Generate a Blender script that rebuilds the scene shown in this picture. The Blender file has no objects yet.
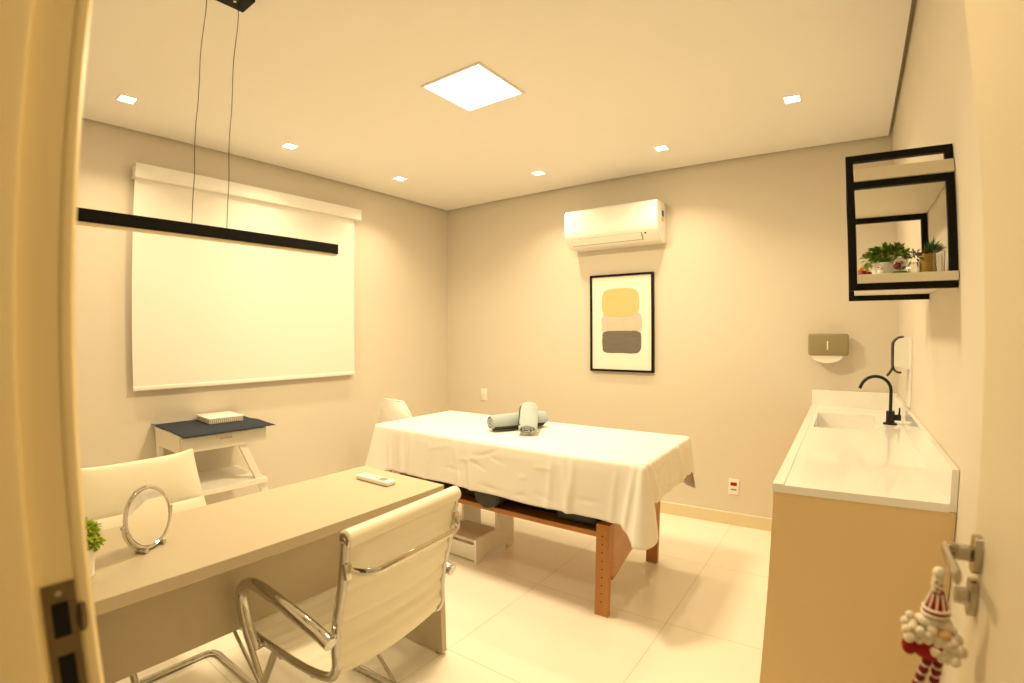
import bpy, bmesh, math, random
from mathutils import Vector, Matrix, noise
random.seed(7)
PI = math.pi
S = bpy.context.scene
COL = S.collection
W, D, H = 3.710, 3.635, 2.600          # room width, depth, ceiling height (metres)

# ------------------------------------------------------------------ materials
def lin(c):
    return tuple(((v/255)/12.92 if v/255 <= .04045 else ((v/255+.055)/1.055)**2.4) for v in c)
def mat(name, rgb, rough=.5, metal=0, spec=.5, noise_amt=0, noise_scale=20, bump=0, bump_scale=200, coat=0, trans=0, ior=1.45, sheen=0, alpha=1, stretch=None):
    m = bpy.data.materials.new(name); m.use_nodes = True
    n = m.node_tree.nodes; l = m.node_tree.links
    b = n['Principled BSDF']; c = lin(rgb)+(1,)
    b.inputs['Base Color'].default_value = c
    b.inputs['Roughness'].default_value = rough
    b.inputs['Metallic'].default_value = metal
    b.inputs['Specular IOR Level'].default_value = spec
    b.inputs['Coat Weight'].default_value = coat
    b.inputs['Transmission Weight'].default_value = trans
    b.inputs['IOR'].default_value = ior
    b.inputs['Sheen Weight'].default_value = sheen
    b.inputs['Alpha'].default_value = alpha
    tc = n.new('ShaderNodeTexCoord'); src = tc.outputs['Object']
    if stretch:
        mp = n.new('ShaderNodeMapping'); mp.inputs['Scale'].default_value = stretch
        l.new(src, mp.inputs['Vector']); src = mp.outputs['Vector']
    if noise_amt:
        t = n.new('ShaderNodeTexNoise'); t.inputs['Scale'].default_value = noise_scale; t.inputs['Detail'].default_value = 4
        l.new(src, t.inputs['Vector'])
        mx = n.new('ShaderNodeMix'); mx.data_type = 'RGBA'
        mx.inputs['A'].default_value = tuple(v*(1-noise_amt) for v in c[:3])+(1,)
        mx.inputs['B'].default_value = tuple(min(1, v*(1+noise_amt)) for v in c[:3])+(1,)
        l.new(t.outputs['Fac'], mx.inputs['Factor']); l.new(mx.outputs['Result'], b.inputs['Base Color'])
    if bump:
        t = n.new('ShaderNodeTexNoise'); t.inputs['Scale'].default_value = bump_scale; t.inputs['Detail'].default_value = 3
        l.new(src, t.inputs['Vector'])
        bp = n.new('ShaderNodeBump'); bp.inputs['Strength'].default_value = bump; bp.inputs['Distance'].default_value = .002
        l.new(t.outputs['Fac'], bp.inputs['Height']); l.new(bp.outputs['Normal'], b.inputs['Normal'])
    return m
def emis(name, rgb, strength):
    m = bpy.data.materials.new(name); m.use_nodes = True
    b = m.node_tree.nodes['Principled BSDF']
    b.inputs['Base Color'].default_value = lin(rgb)+(1,)
    b.inputs['Emission Color'].default_value = lin(rgb)+(1,)
    b.inputs['Emission Strength'].default_value = strength
    return m

def tile_floor():
    m = bpy.data.materials.new('porcelain_tile'); m.use_nodes = True
    n = m.node_tree.nodes; l = m.node_tree.links; b = n['Principled BSDF']
    tc = n.new('ShaderNodeTexCoord'); sp = n.new('ShaderNodeSeparateXYZ'); l.new(tc.outputs['Object'], sp.inputs[0])
    def M(op, a, bb=None):
        k = n.new('ShaderNodeMath'); k.operation = op
        for i, v in enumerate((a, bb)):
            if v is None: continue
            if isinstance(v, (int, float)): k.inputs[i].default_value = v
            else: l.new(v, k.inputs[i])
        return k.outputs[0]
    T = .7233
    ds, ids = [], []
    for ax, o in (('X', 2.7137-8*T), ('Y', 2.898-8*T)):
        q = M('DIVIDE', M('SUBTRACT', sp.outputs[ax], o), T)
        fr = M('FRACT', q); ids.append(M('FLOOR', q))
        ds.append(M('MINIMUM', fr, M('SUBTRACT', 1.0, fr)))
    d = M('MINIMUM', ds[0], ds[1])
    g = M('LESS_THAN', d, .0021)
    cmb = n.new('ShaderNodeCombineXYZ'); l.new(ids[0], cmb.inputs[0]); l.new(ids[1], cmb.inputs[1])
    wn = n.new('ShaderNodeTexWhiteNoise'); l.new(cmb.outputs[0], wn.inputs['Vector'])
    nz = n.new('ShaderNodeTexNoise'); nz.inputs['Scale'].default_value = 2.6; nz.inputs['Detail'].default_value = 5
    l.new(tc.outputs['Object'], nz.inputs['Vector'])
    f = M('ADD', M('MULTIPLY', nz.outputs['Fac'], .75), M('MULTIPLY', wn.outputs['Value'], .25))
    mx = n.new('ShaderNodeMix'); mx.data_type = 'RGBA'
    mx.inputs['A'].default_value = lin((246, 239, 224))+(1,); mx.inputs['B'].default_value = lin((251, 246, 234))+(1,)
    l.new(f, mx.inputs['Factor'])
    m2 = n.new('ShaderNodeMix'); m2.data_type = 'RGBA'
    m2.inputs['B'].default_value = lin((208, 192, 158))+(1,)
    l.new(g, m2.inputs['Factor']); l.new(mx.outputs['Result'], m2.inputs['A'])
    l.new(m2.outputs['Result'], b.inputs['Base Color'])
    l.new(M('ADD', M('MULTIPLY', g, .4), .22), b.inputs['Roughness'])
    return m

def wood(name, c1, c2, scale=(1, 1, 1), rough=.4):
    m = bpy.data.materials.new(name); m.use_nodes = True
    n = m.node_tree.nodes; l = m.node_tree.links; b = n['Principled BSDF']
    tc = n.new('ShaderNodeTexCoord'); mp = n.new('ShaderNodeMapping'); mp.inputs['Scale'].default_value = scale
    l.new(tc.outputs['Object'], mp.inputs['Vector'])
    nz = n.new('ShaderNodeTexNoise'); nz.inputs['Scale'].default_value = 6; nz.inputs['Detail'].default_value = 6; nz.inputs['Distortion'].default_value = .6
    l.new(mp.outputs['Vector'], nz.inputs['Vector'])
    r = n.new('ShaderNodeValToRGB'); r.color_ramp.elements[0].position = .3; r.color_ramp.elements[1].position = .7
    r.color_ramp.elements[0].color = lin(c1)+(1,); r.color_ramp.elements[1].color = lin(c2)+(1,)
    l.new(nz.outputs['Fac'], r.inputs['Fac']); l.new(r.outputs['Color'], b.inputs['Base Color'])
    b.inputs['Roughness'].default_value = rough
    return m

M = {}
M['wall'] = mat('wall_paint', (222, 213, 197), .85, noise_amt=.012, noise_scale=3, bump=.03, bump_scale=350)
M['ceil'] = mat('ceiling_paint', (248, 245, 240), .9, noise_amt=.01, noise_scale=2)
M['floor'] = tile_floor()
M['base'] = mat('baseboard_tile', (228, 214, 178), .3, noise_amt=.02)
M['base_edge'] = mat('baseboard_cap', (240, 234, 220), .4)
M['frame_paint'] = mat('door_frame_paint', (254, 234, 182), .35, noise_amt=.02, noise_scale=4)
M['door'] = mat('door_paint', (216, 202, 174), .45, noise_amt=.02, noise_scale=4)
M['steel'] = mat('brushed_steel', (186, 178, 164), .2, 1, noise_amt=.08, noise_scale=60)
M['brass'] = mat('tarnished_plate', (120, 104, 76), .4, .8, noise_amt=.12, noise_scale=60)
M['dark'] = mat('dark_recess', (18, 14, 10), .9)
M['black'] = mat('black_powder_coat', (9, 7, 6), .55, noise_amt=.05, spec=.25)
M['blackgloss'] = mat('matte_black_tap', (16, 15, 15), .28)
M['chrome'] = mat('chrome', (206, 203, 197), .06, 1)
M['sling'] = mat('cream_leatherette', (252, 245, 224), .42, noise_amt=.015, noise_scale=8, bump=.05, bump_scale=400)
M['desk'] = mat('desk_laminate', (200, 186, 160), .5, noise_amt=.012, noise_scale=10)
M['white'] = mat('white_plastic', (244, 242, 236), .35)
M['whitep'] = mat('white_painted_wood', (242, 238, 228), .45, noise_amt=.012)
M['tread'] = mat('step_tread_mat', (214, 204, 184), .7, noise_amt=.04, noise_scale=80)
M['quartz'] = mat('white_quartz', (248, 246, 240), .12, noise_amt=.008, noise_scale=40, coat=.3)
M['cab'] = mat('cabinet_laminate', (230, 203, 152), .5, noise_amt=.015, noise_scale=8)
M['sheet'] = mat('white_cotton', (240, 237, 231), .85, noise_amt=.01, bump=.06, bump_scale=900, sheen=.1)
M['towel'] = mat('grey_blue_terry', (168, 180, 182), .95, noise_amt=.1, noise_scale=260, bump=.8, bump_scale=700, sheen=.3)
M['towelshade'] = mat('towel_gap_shade', (58, 64, 66), .95, noise_amt=.12, noise_scale=200, bump=.8, bump_scale=700)  # darkened towel colour: painted shade between the rolled layers
M['wood'] = wood('cherry_wood', (172, 112, 50), (200, 142, 74), (1, 1, .25))
M['wood2'] = wood('cherry_ply_panel', (186, 134, 88), (200, 148, 102), (1, .3, 1))
M['woodx'] = wood('cherry_board', (166, 104, 46), (196, 134, 66), (.2, 1, 1))
M['vinyl'] = mat('black_vinyl', (34, 34, 34), .55, noise_amt=.08, noise_scale=30, bump=.1, bump_scale=300)
M['greyv'] = mat('charcoal_vinyl', (58, 58, 54), .6, noise_amt=.06, noise_scale=30)
M['blind'] = mat('blind_fabric', (238, 234, 226), .8, noise_amt=.012, noise_scale=300, bump=.05, bump_scale=800, stretch=(1, 1, .1))
M['navy'] = mat('navy_cloth', (44, 50, 66), .9, noise_amt=.12, noise_scale=300, bump=.3, bump_scale=600)
M['smoke'] = mat('smoky_plastic', (206, 190, 148), .1, trans=.55, ior=1.3, spec=.6)
M['paper'] = mat('paper', (246, 242, 232), .8)
M['print_bg'] = mat('print_paper', (244, 238, 226), .6)
M['ink_yellow'] = mat('ink_ochre', (238, 192, 134), .7, noise_amt=.03, noise_scale=30)
M['ink_grey'] = mat('ink_wash', (206, 194, 178), .7, noise_amt=.14, noise_scale=14)
M['ink_black'] = mat('ink_charcoal', (112, 106, 98), .7, noise_amt=.25, noise_scale=16, stretch=(.5, 1, 6))
M['red'] = mat('red_wool', (158, 18, 22), .9, noise_amt=.15, noise_scale=400, bump=.5, bump_scale=900)
M['redp'] = mat('red_plastic', (150, 22, 14), .4)
M['maroon'] = mat('maroon_knit', (132, 30, 54), .85, noise_amt=.2, noise_scale=300)
M['wool'] = mat('white_wool', (246, 236, 214), .95, bump=.6, bump_scale=500, noise_amt=.05, noise_scale=200, sheen=.3)
M['skin'] = mat('felt_skin', (232, 190, 130), .8)
M['leaf'] = mat('bright_leaf', (168, 190, 44), .5, noise_amt=.35, noise_scale=60)
M['leaf2'] = mat('dark_leaf', (118, 148, 44), .5, noise_amt=.35, noise_scale=60)
M['pine'] = mat('pine_needle', (74, 112, 60), .6, noise_amt=.3, noise_scale=80)
M['gold'] = mat('gold_weave', (204, 168, 88), .5, .1, noise_amt=.3, noise_scale=250)
M['glass'] = mat('clear_glass', (250, 250, 250), .02, trans=1, ior=1.45)
M['mirror'] = mat('mirror_glass', (240, 240, 238), .02, 1)
M['mdf'] = mat('shelf_board', (232, 224, 204), .5, noise_amt=.01)
M['blue'] = mat('blue_sticker', (40, 84, 170), .5)
M['yellow'] = mat('yellow_sticker', (236, 190, 60), .5)
M['grey'] = mat('grey_plastic', (150, 146, 138), .5)
M['alum'] = mat('ceiling_shadow_trim', (190, 176, 148), .6)
M['bow'] = mat('brown_bow', (96, 48, 34), .7)
E_DOWN = [4.8, 4.5, 5.2, 5, 5.2, 3.5, 3.8]; E_PANEL = 42; E_WORLD = .08          # lamp powers
WARM = (1.0, .79, .465)
M['lamp'] = emis('lamp_diffuser', (255, 240, 214), 14)
M['panel'] = emis('panel_diffuser', (255, 244, 226), 12)
M['bardiff'] = mat('pendant_diffuser', (240, 226, 196), .5)

# ------------------------------------------------------------------ mesh helpers
class MB:
    """collects shapes given in world (or local, o=0) coordinates"""
    def __init__(s, o=(0, 0, 0)):
        s.bm = bmesh.new(); s.o = Vector(o); s.mi = 0
    def _mark(s, n0):
        if s.mi:
            s.bm.faces.ensure_lookup_table()
            for f in s.bm.faces[n0:]: f.material_index = s.mi
    def box(s, x0, x1, y0, y1, z0, z1, bev=0, seg=2, rz=0, mtx=None):
        n0 = len(s.bm.faces)
        g = bmesh.ops.create_cube(s.bm, size=1)
        vs = g['verts']
        c = Vector(((x0+x1)/2, (y0+y1)/2, (z0+z1)/2))
        for v in vs:
            v.co = Vector((v.co.x*(x1-x0), v.co.y*(y1-y0), v.co.z*(z1-z0)))
        if bev:
            es = list({e for v in vs for e in v.link_edges})
            r = bmesh.ops.bevel(s.bm, geom=es, offset=min(bev, .49*min(x1-x0, y1-y0, z1-z0)), segments=seg, affect='EDGES', profile=.5)
            vs = list({v for f in r['faces'] for v in f.verts} | {v for v in vs if v.is_valid})
        rot = Matrix.Rotation(rz, 3, 'Z') if rz else None
        if mtx is not None: rot = mtx
        for v in vs:
            if rot is not None: v.co = rot @ v.co
            v.co += c
        s._mark(n0); return s
    def tube(s, pts, r, seg=12, closed=False, flat=None, up=None):
        """flat=(a,b): elliptical section with half sizes a (along side vector) and b"""
        pts = [Vector(p) for p in pts]; n = len(pts); n0 = len(s.bm.faces)
        rs = r if isinstance(r, (list, tuple)) else [r]*n
        tans = []
        for i in range(n):
            a = pts[(i-1) % n] if (closed or i > 0) else pts[0]
            b = pts[(i+1) % n] if (closed or i < n-1) else pts[-1]
            tans.append((b-a).normalized())
        ref = Vector(up) if up else (Vector((0, 0, 1)) if abs(tans[0].z) < .9 else Vector((1, 0, 0)))
        nrm = (ref-tans[0]*ref.dot(tans[0])).normalized()
        rings = []
        for i in range(n):
            if up: nrm = Vector(up)
            nrm = (nrm-tans[i]*nrm.dot(tans[i])).normalized()
            bn = tans[i].cross(nrm)
            fa, fb = flat if flat else (rs[i], rs[i])
            rings.append([s.bm.verts.new(pts[i]+nrm*math.cos(2*PI*k/seg)*fa+bn*math.sin(2*PI*k/seg)*fb) for k in range(seg)])
        for i in range(n if closed else n-1):
            A, B = rings[i], rings[(i+1) % n]
            for k in range(seg):
                s.bm.faces.new((A[k], A[(k+1) % seg], B[(k+1) % seg], B[k]))
        if not closed:
            s.bm.faces.new(rings[0][::-1]); s.bm.faces.new(rings[-1])
        s._mark(n0); return s
    def lathe(s, prof, c=(0, 0, 0), seg=24, axis='Z', caps=True, mtx=None):
        c = Vector(c); n0 = len(s.bm.faces); rings = []
        R = mtx if mtx is not None else {'Z': Matrix.Identity(3), 'Y': Matrix.Rotation(-PI/2, 3, 'X'), 'X': Matrix.Rotation(PI/2, 3, 'Y')}[axis]
        for r, z in prof:
            rings.append([s.bm.verts.new(c+R @ Vector((max(r, 1e-5)*math.cos(2*PI*k/seg), max(r, 1e-5)*math.sin(2*PI*k/seg), z))) for k in range(seg)])
        for A, B in zip(rings, rings[1:]):
            for k in range(seg): s.bm.faces.new((A[k], A[(k+1) % seg], B[(k+1) % seg], B[k]))
        if caps:
            s.bm.faces.new(rings[0][::-1]); s.bm.faces.new(rings[-1])
        s._mark(n0); return s
    def cyl(s, p0, p1, r, seg=20):
        return s.tube([p0, p1], r, seg)
    def prism(s, poly, axis, a, b):
        """poly in the two other axes (cyclic order: X->(y,z) Y->(x,z) Z->(x,y)), extruded from a to b"""
        n0 = len(s.bm.faces)
        def P(p, d):
            return {'X': (d, p[0], p[1]), 'Y': (p[0], d, p[1]), 'Z': (p[0], p[1], d)}[axis]
        A = [s.bm.verts.new(P(p, a)) for p in poly]; B = [s.bm.verts.new(P(p, b)) for p in poly]
        n = len(poly)
        for i in range(n): s.bm.faces.new((A[i], A[(i+1) % n], B[(i+1) % n], B[i]))
        s.bm.faces.new(A[::-1]); s.bm.faces.new(B)
        s._mark(n0); return s
    def ball(s, c, r, u=16, v=10, mtx=None):
        n0 = len(s.bm.faces)
        rr = r if isinstance(r, (tuple, list)) else (r, r, r)
        g = bmesh.ops.create_uvsphere(s.bm, u_segments=u, v_segments=v, radius=1)
        for q in g['verts']:
            p = Vector((q.co.x*rr[0], q.co.y*rr[1], q.co.z*rr[2]))
            if mtx is not None: p = mtx @ p
            q.co = p+Vector(c)
        s._mark(n0); return s
    def grid(s, fn, nu, nv, close_u=False):
        n0 = len(s.bm.faces)
        vs = [[s.bm.verts.new(fn(i, j)) for j in range(nv)] for i in range(nu)]
        for i in range(nu if close_u else nu-1):
            for j in range(nv-1):
                s.bm.faces.new((vs[i][j], vs[(i+1) % nu][j], vs[(i+1) % nu][j+1], vs[i][j+1]))
        s._mark(n0); return vs
    def leaf(s, p, d, n, ln, wd, bend=.25):
        d = Vector(d).normalized(); n = Vector(n); n = (n-d*n.dot(d)).normalized(); sd = d.cross(n)
        p = Vector(p); n0 = len(s.bm.faces)
        a = s.bm.verts.new(p); m1 = s.bm.verts.new(p+d*ln*.5+sd*wd/2+n*ln*.04); m2 = s.bm.verts.new(p+d*ln*.5-sd*wd/2+n*ln*.04)
        c = s.bm.verts.new(p+d*ln*.5); t = s.bm.verts.new(p+d*ln-n*ln*bend)
        s.bm.faces.new((a, m1, c)); s.bm.faces.new((a, c, m2)); s.bm.faces.new((c, m1, t)); s.bm.faces.new((c, t, m2))
        s._mark(n0)
    def build(s, name, m, parent=None, angle=35, fix=True):
        if fix: bmesh.ops.recalc_face_normals(s.bm, faces=s.bm.faces)
        me = bpy.data.meshes.new(name)
        for v in s.bm.verts: v.co -= s.o
        s.bm.to_mesh(me); s.bm.free()
        for mm in (m if isinstance(m, (list, tuple)) else [m]): me.materials.append(mm)
        for p in me.polygons: p.use_smooth = True
        me.set_sharp_from_angle(angle=math.radians(angle))
        ob = bpy.data.objects.new(name, me); COL.objects.link(ob)
        if parent is not None: ob.parent = parent
        else: ob.location = s.o
        return ob

def tag(o, label, cat, group=None):
    o['label'] = label; o['category'] = cat
    if group: o['group'] = group
    return o
def thing(name, label, cat, loc=(0, 0, 0), rz=0, group=None):
    o = bpy.data.objects.new(name, None); COL.objects.link(o)
    o.empty_display_size = .05; o.location = loc; o.rotation_euler = (0, 0, rz)
    return tag(o, label, cat, group)
def struct(o, label=None, cat=None):
    o['kind'] = 'structure'
    if label: o['label'] = label
    if cat: o['category'] = cat
    return o
def dup(root, loc, rz, label, group=None):
    r = root.copy(); COL.objects.link(r); r.location = loc; r.rotation_euler = (0, 0, rz); r['label'] = label
    if group: r['group'] = group
    for ch in list(root.children):
        c = ch.copy(); COL.objects.link(c); c.parent = r
        for g in ch.children:
            d = g.copy(); COL.objects.link(d); d.parent = c
    return r
def smooth_path(pts, n=8):
    """Catmull-Rom through pts"""
    P = [Vector(p) for p in pts]; out = []
    for i in range(len(P)-1):
        p0 = P[max(i-1, 0)]; p1 = P[i]; p2 = P[i+1]; p3 = P[min(i+2, len(P)-1)]
        for k in range(n):
            t = k/n
            out.append(.5*((2*p1)+(-p0+p2)*t+(2*p0-5*p1+4*p2-p3)*t*t+(-p0+3*p1-3*p2+p3)*t**3))
    out.append(P[-1]); return out
def arc_corner(pts, r, n=6):
    """round the corners of an open polyline"""
    P = [Vector(p) for p in pts]; out = [P[0]]
    for i in range(1, len(P)-1):
        a = (P[i-1]-P[i]); b = (P[i+1]-P[i]); rr = min(r, a.length*.49, b.length*.49)
        A = P[i]+a.normalized()*rr; B = P[i]+b.normalized()*rr
        for k in range(n+1):
            t = k/n; out.append(A*(1-t)**2+P[i]*2*t*(1-t)+B*t*t)
    out.append(P[-1]); return out

# ------------------------------------------------------------------ the room
ZT = 2.632
struct(MB().box(-.1, W+.1, -.9, D+.1, -.1, 0).build('floor', M['floor']), 'glossy cream porcelain floor tiles', 'floor')
G = .02
struct(MB().box(G, W-G, .08, D-G, H, H+.012).build('ceiling', M['ceil']), 'plain white plasterboard ceiling with a shadow gap along the walls', 'ceiling')
struct(MB().box(-.1, W+.1, -.1, D+.1, ZT, ZT+.05).build('ceiling_slab', M['alum']), 'slab above the ceiling shadow gap', 'ceiling')
struct(MB().box(-.1, 0, -.1, D+.1, 0, ZT).build('wall_left', M['wall']), 'beige wall behind the roller blind', 'wall')
struct(MB().box(0, W, D, D+.1, 0, ZT).build('wall_back', M['wall']), 'beige wall carrying the air conditioner', 'wall')
struct(MB().box(W, W+.1, -.1, D+.1, 0, ZT).build('wall_right', M['wall']), 'beige wall carrying the black framed shelf', 'wall')
DX0, DX1, FY0, FY1 = 2.755, 3.59, -.10, .062
b = MB(); b.box(0, DX0, FY0, FY1, 0, ZT); b.box(DX1, W, FY0, FY1, 0, ZT); b.box(DX0, DX1, FY0, FY1, 2.12, ZT)
struct(b.build('wall_front', M['wall']), 'beige wall around the doorway', 'wall')
def baseboard(name, x0, x1, y0, y1, label):
    o = struct(MB().box(x0, x1, y0, y1, 0, .085).build(name, M['base']), label, 'baseboard')
    MB().box(x0, x1, y0, y1, .085, .09).build('cap_strip', M['base_edge'], o)
baseboard('baseboard_back', .012, W, D-.012, D, 'cream tile baseboard under the picture wall')
baseboard('baseboard_left', 0, .012, FY1, D, 'cream tile baseboard under the blind wall')
baseboard('baseboard_right', W-.012, W, .95, 1.66, 'cream tile baseboard beside the open door')

# door frame: moulded left jamb (stop, rebate, rounded casing), plain right jamb and head
b = MB()
Lj = [(2.755, -.10), (2.784, -.10), (2.784, .018), (2.782, .022), (2.777, .024), (2.770, .0245), (2.770, .060), (2.7715, .0625), (2.772, .066), (2.771, .072), (2.766, .0765), (2.758, .078), (2.695, .078), (2.690, .076), (2.690, .062), (2.755, .062)]
b.prism(Lj, 'Z', 0, 2.16)
Rj = [(3.59, -.10), (3.561, -.10), (3.561, .022), (3.575, .0245), (3.575, .06), (3.58, .074), (3.585, .078), (3.66, .078), (3.66, .062), (3.59, .062)]
b.prism(Rj, 'Z', 0, 2.16)
b.box(2.784, 3.561, -.10, .022, 2.09, 2.12); b.box(2.69, 3.66, .062, .078, 2.105, 2.16)
fr = struct(b.build('trim_1', M['frame_paint'], angle=30), 'cream painted door frame at the edge of the view', 'door frame')
# strike plate with its two openings, lip and screws
px = 2.770
b = MB()
for (y0, y1, z0, z1) in ((.030, .0365, .93, 1.118), (.0525, .060, .93, 1.118), (.0365, .0525, 1.098, 1.118), (.0365, .0525, 1.040, 1.060), (.0365, .0525, .93, .955)):
    b.box(px, px+.0025, y0, y1, z0, z1)
b.tube([(px+.0015, .058, 1.076), (px+.004, .063, 1.076), (px+.001, .068, 1.076)], .01, 8, flat=(.016, .0012), up=(0, 0, 1))
sp = b.build('strike_plate', M['brass'], fr); sp['label'] = 'worn metal strike plate'
b = MB(); b.box(px, px+.0012, .0365, .0525, 1.060, 1.098); b.box(px, px+.0012, .0365, .0525, .955, 1.040)
b.build('latch_shade_plate', M['dark'], sp)  # thin dark plates paint the shade inside the uncut holes
for z in (1.108, .942):
    MB().lathe([(.0001, .0012), (.0032, .0012), (.0036, 0)], (px+.0022, .0445, z), 10, 'X').build('screw', M['steel'], sp)

# open door leaf with lever handle and turn knob
XD = 3.586; YE = .845
dl = struct(MB().box(XD, XD+.035, .08, YE, .008, 2.088, .0015, 1).build('door_1', M['door']), 'cream door standing open along the beige wall', 'door')
HY, HZ = .802, 1.068
def plate(zc):
    b = MB(); pts = []
    for k in range(28):
        a = 2*PI*k/28; c, s_ = math.cos(a), math.sin(a)
        pts.append((HY+.016*math.copysign(abs(c)**.6, c), zc+.026*math.copysign(abs(s_)**.8, s_)))
    b.prism(pts, 'X', XD-.010, XD); return b.build('rosette', M['steel'], dl)
r1 = plate(HZ); r2 = plate(HZ-.062)
b = MB()
b.box(XD-.040, XD-.008, HY-.009, HY+.009, HZ-.009, HZ+.009, .002)
b.tube(arc_corner([(XD-.042, HY+.009, HZ), (XD-.043, HY-.03, HZ), (XD-.040, HY-.085, HZ-.003)], .02), .01, 12, flat=(.0105, .0045), up=(0, 0, 1))
b.build('lever_handle', M['steel'], dl)
b = MB(); b.lathe([(.0125, -.009), (.0125, -.012), (.0115, -.026), (.0001, -.027)], (XD, HY, HZ-.062), 10, 'X'); b.build('turn_knob', M['steel'], dl, angle=20)
for z in (.25, 1.05, 1.85): MB().cyl((XD-.004, .076, z-.04), (XD-.004, .076, z+.04), .006, 10).build('hinge', M['steel'], dl)

# ------------------------------------------------------------------ lights
def downlight(x, y, label, energy=9.0):
    t = thing('downlight', label, 'ceiling light', (x, y, H), 0, 'square recessed downlights')
    b = MB(); q, q2 = .037, .043
    for a in ((-q2, -q, -q2, q2), (q, q2, -q2, q2), (-q, q, -q2, -q), (-q, q, q, q2)):
        b.box(a[0], a[1], a[2], a[3], -.003, 0)
    b.build('trim_ring', M['white'], t)
    MB().box(-q, q, -q, q, -.002, 0).build('diffuser', M['lamp'], t)
    l = bpy.data.lights.new('downlight_lamp', 'AREA'); l.shape = 'SQUARE'; l.size = .07; l.energy = energy; l.color = WARM
    l.spread = math.radians(118)
    o = bpy.data.objects.new('downlight_lamp', l); COL.objects.link(o); o.parent = t; o.location = (0, 0, -.012)
    return t
downlight(.449, .686, 'square downlight above the white side table, nearest the pendant bar', E_DOWN[0])
downlight(.436, 1.652, 'square downlight above the middle of the roller blind', E_DOWN[1])
downlight(.444, 2.605, 'square downlight nearest the corner of blind wall and picture wall', E_DOWN[2])
downlight(1.380, 3.161, 'square downlight just in front of the left end of the air conditioner', E_DOWN[3])
downlight(2.348, 3.163, 'square downlight just beyond the right end of the air conditioner', E_DOWN[4])
downlight(3.193, 2.803, 'square downlight above the sink counter', E_DOWN[5])
downlight(3.193, .70, 'added square downlight above the open door, out of view', E_DOWN[6])  # unseen lamp, added to brighten the cabinet end and chair back
t = thing('ceiling_panel_light', 'large square bright panel light in the middle of the ceiling', 'ceiling light', (1.843, 1.830, H))
b = MB(); q = .172; q2 = .187
for a in ((-q2, -q, -q2, q2), (q, q2, -q2, q2), (-q, q, -q2, -q), (-q, q, q, q2)): b.box(a[0], a[1], a[2], a[3], -.008, 0, .002, 1)
b.build('trim_frame', M['white'], t)
MB().box(-q, q, -q, q, -.006, 0).build('diffuser', M['panel'], t)
l = bpy.data.lights.new('panel_lamp', 'AREA'); l.shape = 'SQUARE'; l.size = .33; l.energy = E_PANEL; l.color = WARM
o = bpy.data.objects.new('panel_lamp', l); COL.objects.link(o); o.parent = t; o.location = (0, 0, -.012)

# ------------------------------------------------------------------ pendant bar
PX = 1.66
t = thing('pendant_lamp', 'long thin black bar pendant lamp on two wires above the desk', 'pendant lamp', (PX, .66, H))
o_ = (PX, .66, H)
MB(o_).box(PX-.047, PX+.047, .36, .760, H-.028, H, .002, 1).build('canopy', M['black'], t)
MB(o_).lathe([(.0001, -.002), (.006, -.002), (.006, 0)], (PX, .705, H-.028), 12).build('canopy_screw', M['steel'], t)
MB(o_).box(PX-.016, PX+.016, .11, 1.175, 1.698, 1.737, .001, 1).build('bar', M['black'], t)
MB(o_).box(PX-.013, PX+.013, .115, 1.17, 1.691, 1.698).build('diffuser', M['bardiff'], t)
for ya, yb in ((.604, .603), (.719, .722)):
    pts = [Vector((PX+.0025*math.sin(k*1.1)*(k % 10 > 0), ya+(yb-ya)*k/10+.0025*math.sin(k*1.7)*(k % 10 > 0), H-.026+(1.737-H+.026)*k/10)) for k in range(11)]
    MB(o_).tube(smooth_path(pts, 3), .0013, 6).build('wire', M['black'], t)

# ------------------------------------------------------------------ roller blind
o_ = (0, 1.68, 1.05)
t = thing('roller_blind', 'white roller blind covering the window, pulled fully down', 'blind', o_)
MB(o_).box(0, .085, .845, 2.515, 2.303, 2.390, .006).build('headbox', M['white'], t)
b = MB(o_); b.box(.044, .047, .853, 2.470, 1.060, 2.31); b.build('fabric', M['blind'], t)
MB(o_).box(.038, .052, .852, 2.471, 1.048, 1.074, .004).build('bottom_bar', M['white'], t)

# ------------------------------------------------------------------ air conditioner
AX0, AX1 = 1.452, 2.213; yf = 3.425
o_ = (1.83, D, 2.05)
t = thing('air_conditioner', 'white wall mounted air conditioner above the framed picture', 'air conditioner', o_)
prof = [(D-.001, 2.345), (yf+.03, 2.340), (yf+.012, 2.334), (yf+.002, 2.320), (yf, 2.30), (yf, 2.170), (yf+.003, 2.140), (yf+.012, 2.115), (yf+.055, 2.058), (yf+.07, 2.047), (yf+.09, 2.043), (D-.001, 2.043)]
b = MB(o_); b.prism(prof, 'X', AX0, AX1)
bmesh.ops.bevel(b.bm, geom=[e for e in b.bm.edges if abs(e.verts[0].co.x-e.verts[1].co.x) < 1e-6], offset=.006, segments=2, affect='EDGES', clamp_overlap=True)
b.build('body', M['white'], t, 40)
# outlet flap lying in the slanted chin
p0 = Vector((0, yf+.0145, 2.1105)); p1 = Vector((0, yf+.053, 2.0600)); dv = (p1-p0); nv = Vector((0, -dv.z, dv.y)).normalized()
if nv.y > 0: nv = -nv
def slab(name, x0, x1, a, c, th, m, lift=0):
    b = MB(o_)
    q = [p0+dv*a+nv*lift, p0+dv*c+nv*lift, p0+dv*c+nv*(lift+th), p0+dv*a+nv*(lift+th)]
    b.prism([(v.y, v.z) for v in q], 'X', x0, x1); return b.build(name, m, t)
slab('outlet_slot', 1.505, 2.090, .06, 1.0, .0015, M['grey'], 0)
fl = slab('louver_flap', 1.508, 2.083, .10, .90, .004, M['white'], .0016)
slab('receiver_window', 2.108, 2.122, .1, .26, .002, M['dark'])
MB(o_).box(AX1, AX1+.0012, D-.10, D-.055, 2.232, 2.275).build('energy_label', M['blue'], t)
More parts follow.
